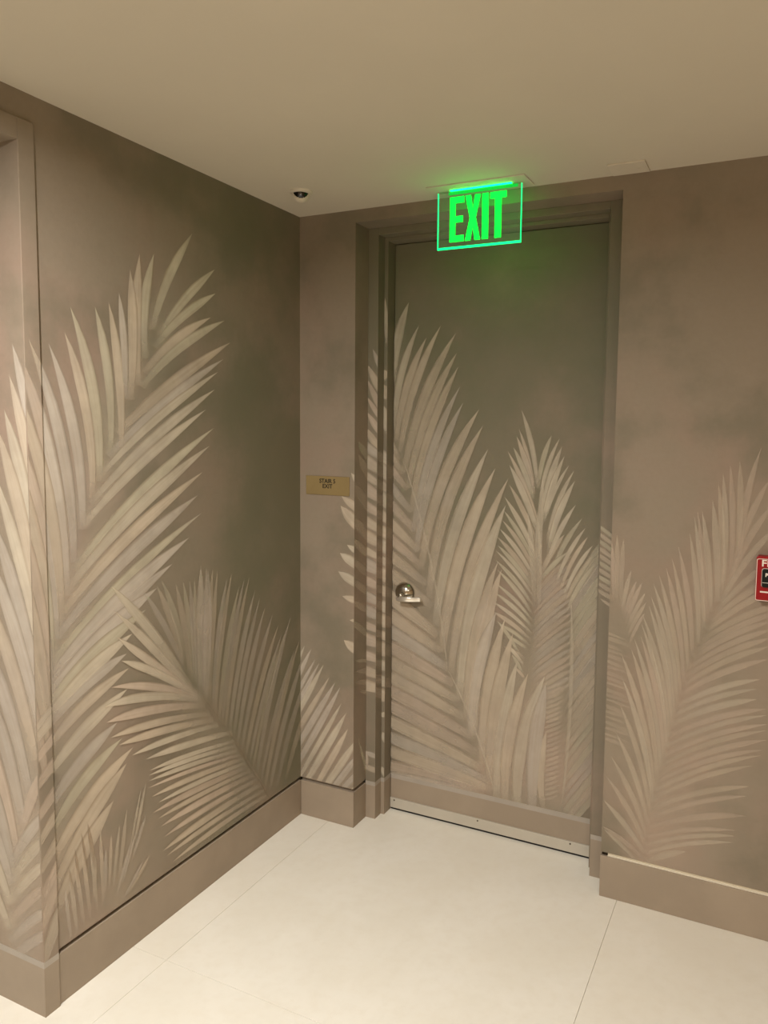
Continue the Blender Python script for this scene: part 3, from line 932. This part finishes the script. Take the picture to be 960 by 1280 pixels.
frond('door', [(702, 1010, 714, 740, 5, .02)], (CREAM,), (0.4, 0.4))

# --- big frond on the door
D_r = [(492, 480, 512, 378, 12, -.05), (494, 540, 525, 406, 9, -.06), (496, 552, 534, 422, 10, -.05), (501, 566, 552, 407, 10, -.05), (506, 590, 571, 416, 12, -.05), (511, 610, 572, 441, 11, -.05),
       (515, 640, 574, 458, 11, -.05), (518, 665, 576, 483, 11, -.05), (521, 690, 580, 503, 12, -.05), (527, 712, 600, 511, 14, -.06), (537, 748, 605, 531, 14, -.06), (545, 782, 611, 561, 15, -.05),
       (553, 815, 620, 585, 17, -.05), (564, 842, 636, 598, 14, -.05), (575, 874, 633, 631, 18, -.05), (583, 898, 624, 700, 13, -.05), (592, 924, 628, 711, 18, -.05), (590, 920, 621, 765, 18, -.06),
       (603, 955, 632, 773, 16, -.04), (612, 978, 642, 791, 17, -.04), (621, 1002, 648, 824, 16, -.04), (632, 1006, 661, 841, 16, -.06), (647, 1012, 682, 844, 18, -.07), (666, 1018, 683, 854, 19, -.04), (680, 1014, 684, 912, 11, -.06)]
D_l = [(500, 575, 430, 435.5, 7, .012), (505, 592, 430, 485.7, 8, .012), (510, 612, 430, 514.7, 9, .012), (515, 640, 430, 539.4, 10, .012), (519, 662, 430, 572.9, 11, .012), (524, 688, 430, 598.6, 11, .012), (529, 708, 430, 625.3, 11, .012),
       (534, 730, 430, 650.6, 12, .012), (541, 758, 430, 673.8, 13, .012), (548, 794, 430, 701, 14, .012), (553, 815, 430, 729.6, 14, .012), (561, 835, 430, 753.8, 14, .012), (568, 855, 430, 775.8, 14, .012), (575, 876, 430, 796.1, 14, .012),
       (582, 897, 430, 816, 14, .012), (590, 920, 430, 833, 14, .012), (597, 940, 430, 853.2, 14, .012), (604, 960, 430, 874.3, 14, .012), (611, 976, 430, 897.2, 14, .012), (616, 986, 430, 919.7, 14, .012), (606, 990, 430, 941.9, 13, .012), (585, 988, 430, 960.4, 11, .012)]
D_l = [(a_, b_, c_, d_, e_ + 2.5, f_) for a_, b_, c_, d_, e_, f_ in D_l]
frond('door', D_l, (SAND, ROSE, SAND, STONE), (0.50, 0.52), 'large pale palm frond painted on the door', 0.5, 0.14)
frond('door', D_r, (SAND, CREAM, SAND, STONE), (0.42, 0.60), 'large pale palm frond painted on the door', under=0.14)
frond('door', [(619, 990, 560, 835, 2.6, .03), (560, 836, 500, 560, 2.4, .03)], (CREAM,), (0.55, 0.4))

# --- leaf pieces on the right frame
frond('faceR', [(772, 676 + 9.2 * k - k * .8, 742, 652 + 9.2 * k, 6) for k in range(10)] + [(768, 760, 750, 748, 4)], (SAND, SAGE), (0.55, 0.55), 'leaf pieces painted on the right of the frame', 0.5)

# --- fronds on the right wall
G_ = [(767, 752, 762.5, 671, 7, .02), (771, 755, 771.5, 669, 7, .0), (777, 760, 780, 673, 7, -.02), (778, 768, 789.5, 712, 6, -.03), (780, 774, 796, 726, 6, -.03), (782, 780, 803, 728, 7, -.03), (783, 788, 807, 741, 6, -.03), (784, 796, 808, 753, 6, -.03), (786, 806, 806, 766, 5, -.03)]
G_w = [(786 + .5 * k + 5 * math.sin(k * 2.3), 802 + 7.2 * k, 748 + 3 * math.sin(k * 1.7), 788 + 7.0 * k, 3.5 + (k * 5 % 3), .03) for k in range(20)]
frond('right', G_w, (SAND, ROSE), (0.10, 0.24))
frond('right', G_, (SAND, ROSE), (0.22, 0.42), 'small frond painted beside the door frame')
H_l = [(925, 702, 952, 559, 9, -.04), (922, 690, 925, 576, 9, .02), (914, 712, 913, 581, 8, .02), (905, 728, 904, 591, 8, .02), (903, 740, 898, 602, 8, .02), (897, 752, 891, 625, 10, .02), (889, 765, 878, 639, 8, .02),
       (883, 775, 872, 639, 8, .02), (880, 785, 868, 645, 7, .02), (873, 805, 862, 666, 8, .03), (866, 820, 848, 682, 8, .03), (860, 838, 840, 697, 7, .03), (855, 852, 833, 709, 8, .03), (851, 865, 824, 718, 7, .03),
       (847, 878, 817, 729, 7, .04), (843, 890, 814, 745, 7, .04), (840, 905, 811, 756, 7, .04), (837, 920, 803, 767, 8, .04), (834, 935, 802, 779, 7, .04), (830, 948, 801, 794, 7, .04), (826, 960, 793, 798, 8, .04),
       (822, 972, 789, 810, 8, .04), (818, 988, 777, 817, 8, .04), (816, 1002, 778, 847, 8, .04), (813, 1016, 775, 880, 7, .04), (810, 1030, 770, 915, 7, .04), (808, 1044, 764, 945, 7, .04), (807, 1056, 758, 970, 7, .04),
       (806, 1066, 755, 1000, 7, .03), (806, 1074, 753, 1032, 6, .03), (800, 1080, 755, 1036, 5, .02)]
H_r = [(915, 722, 962, 600, 9, -.05), (908, 738, 968, 628, 9, -.05), (902, 752, 975, 655, 9, -.05), (896, 764, 985, 690, 9, -.05), (890, 776, 985, 715, 9, -.05), (884, 788, 990, 728, 9, -.05), (878, 800, 985, 752, 9, -.05),
       (872, 812, 975, 765, 8, -.05), (867, 822, 970, 775, 8, -.05), (862, 834, 968, 786, 8, -.05), (858, 845, 966, 797, 8, -.05), (855, 856, 962, 808, 8, -.05), (851, 868, 960, 824, 9, -.05), (846, 882, 951, 849, 8, -.05),
       (842, 894, 946, 861, 7, -.05), (839, 906, 946, 874, 9, -.05), (836, 920, 958, 886, 8, -.05), (834, 932, 958, 894, 7, -.05), (831, 944, 960, 905, 7, -.05), (828, 955, 958, 913, 7, -.05), (825, 966, 958, 925, 8, -.05),
       (822, 976, 955, 937, 7, -.05), (819, 988, 951, 944, 7, -.05), (817, 998, 940, 957, 7, -.05), (815, 1010, 936, 983, 8, -.05), (813, 1022, 934, 995, 7, -.05), (811, 1034, 933, 1020, 9, -.05), (809, 1046, 919, 1038, 6, -.05),
       (808, 1056, 919, 1045, 6, -.05), (807, 1066, 917, 1053, 6, -.05), (806, 1078, 858, 1064, 9, -.05)]
frond('right', H_r, (SAND, ROSE, CREAM), (0.20, 0.34), 'broad pale frond painted on the right wall', 0.66, 0.10)
frond('right', H_l, (SAND, ROSE, CREAM), (0.26, 0.36), 'broad pale frond painted on the right wall', under=0.10)
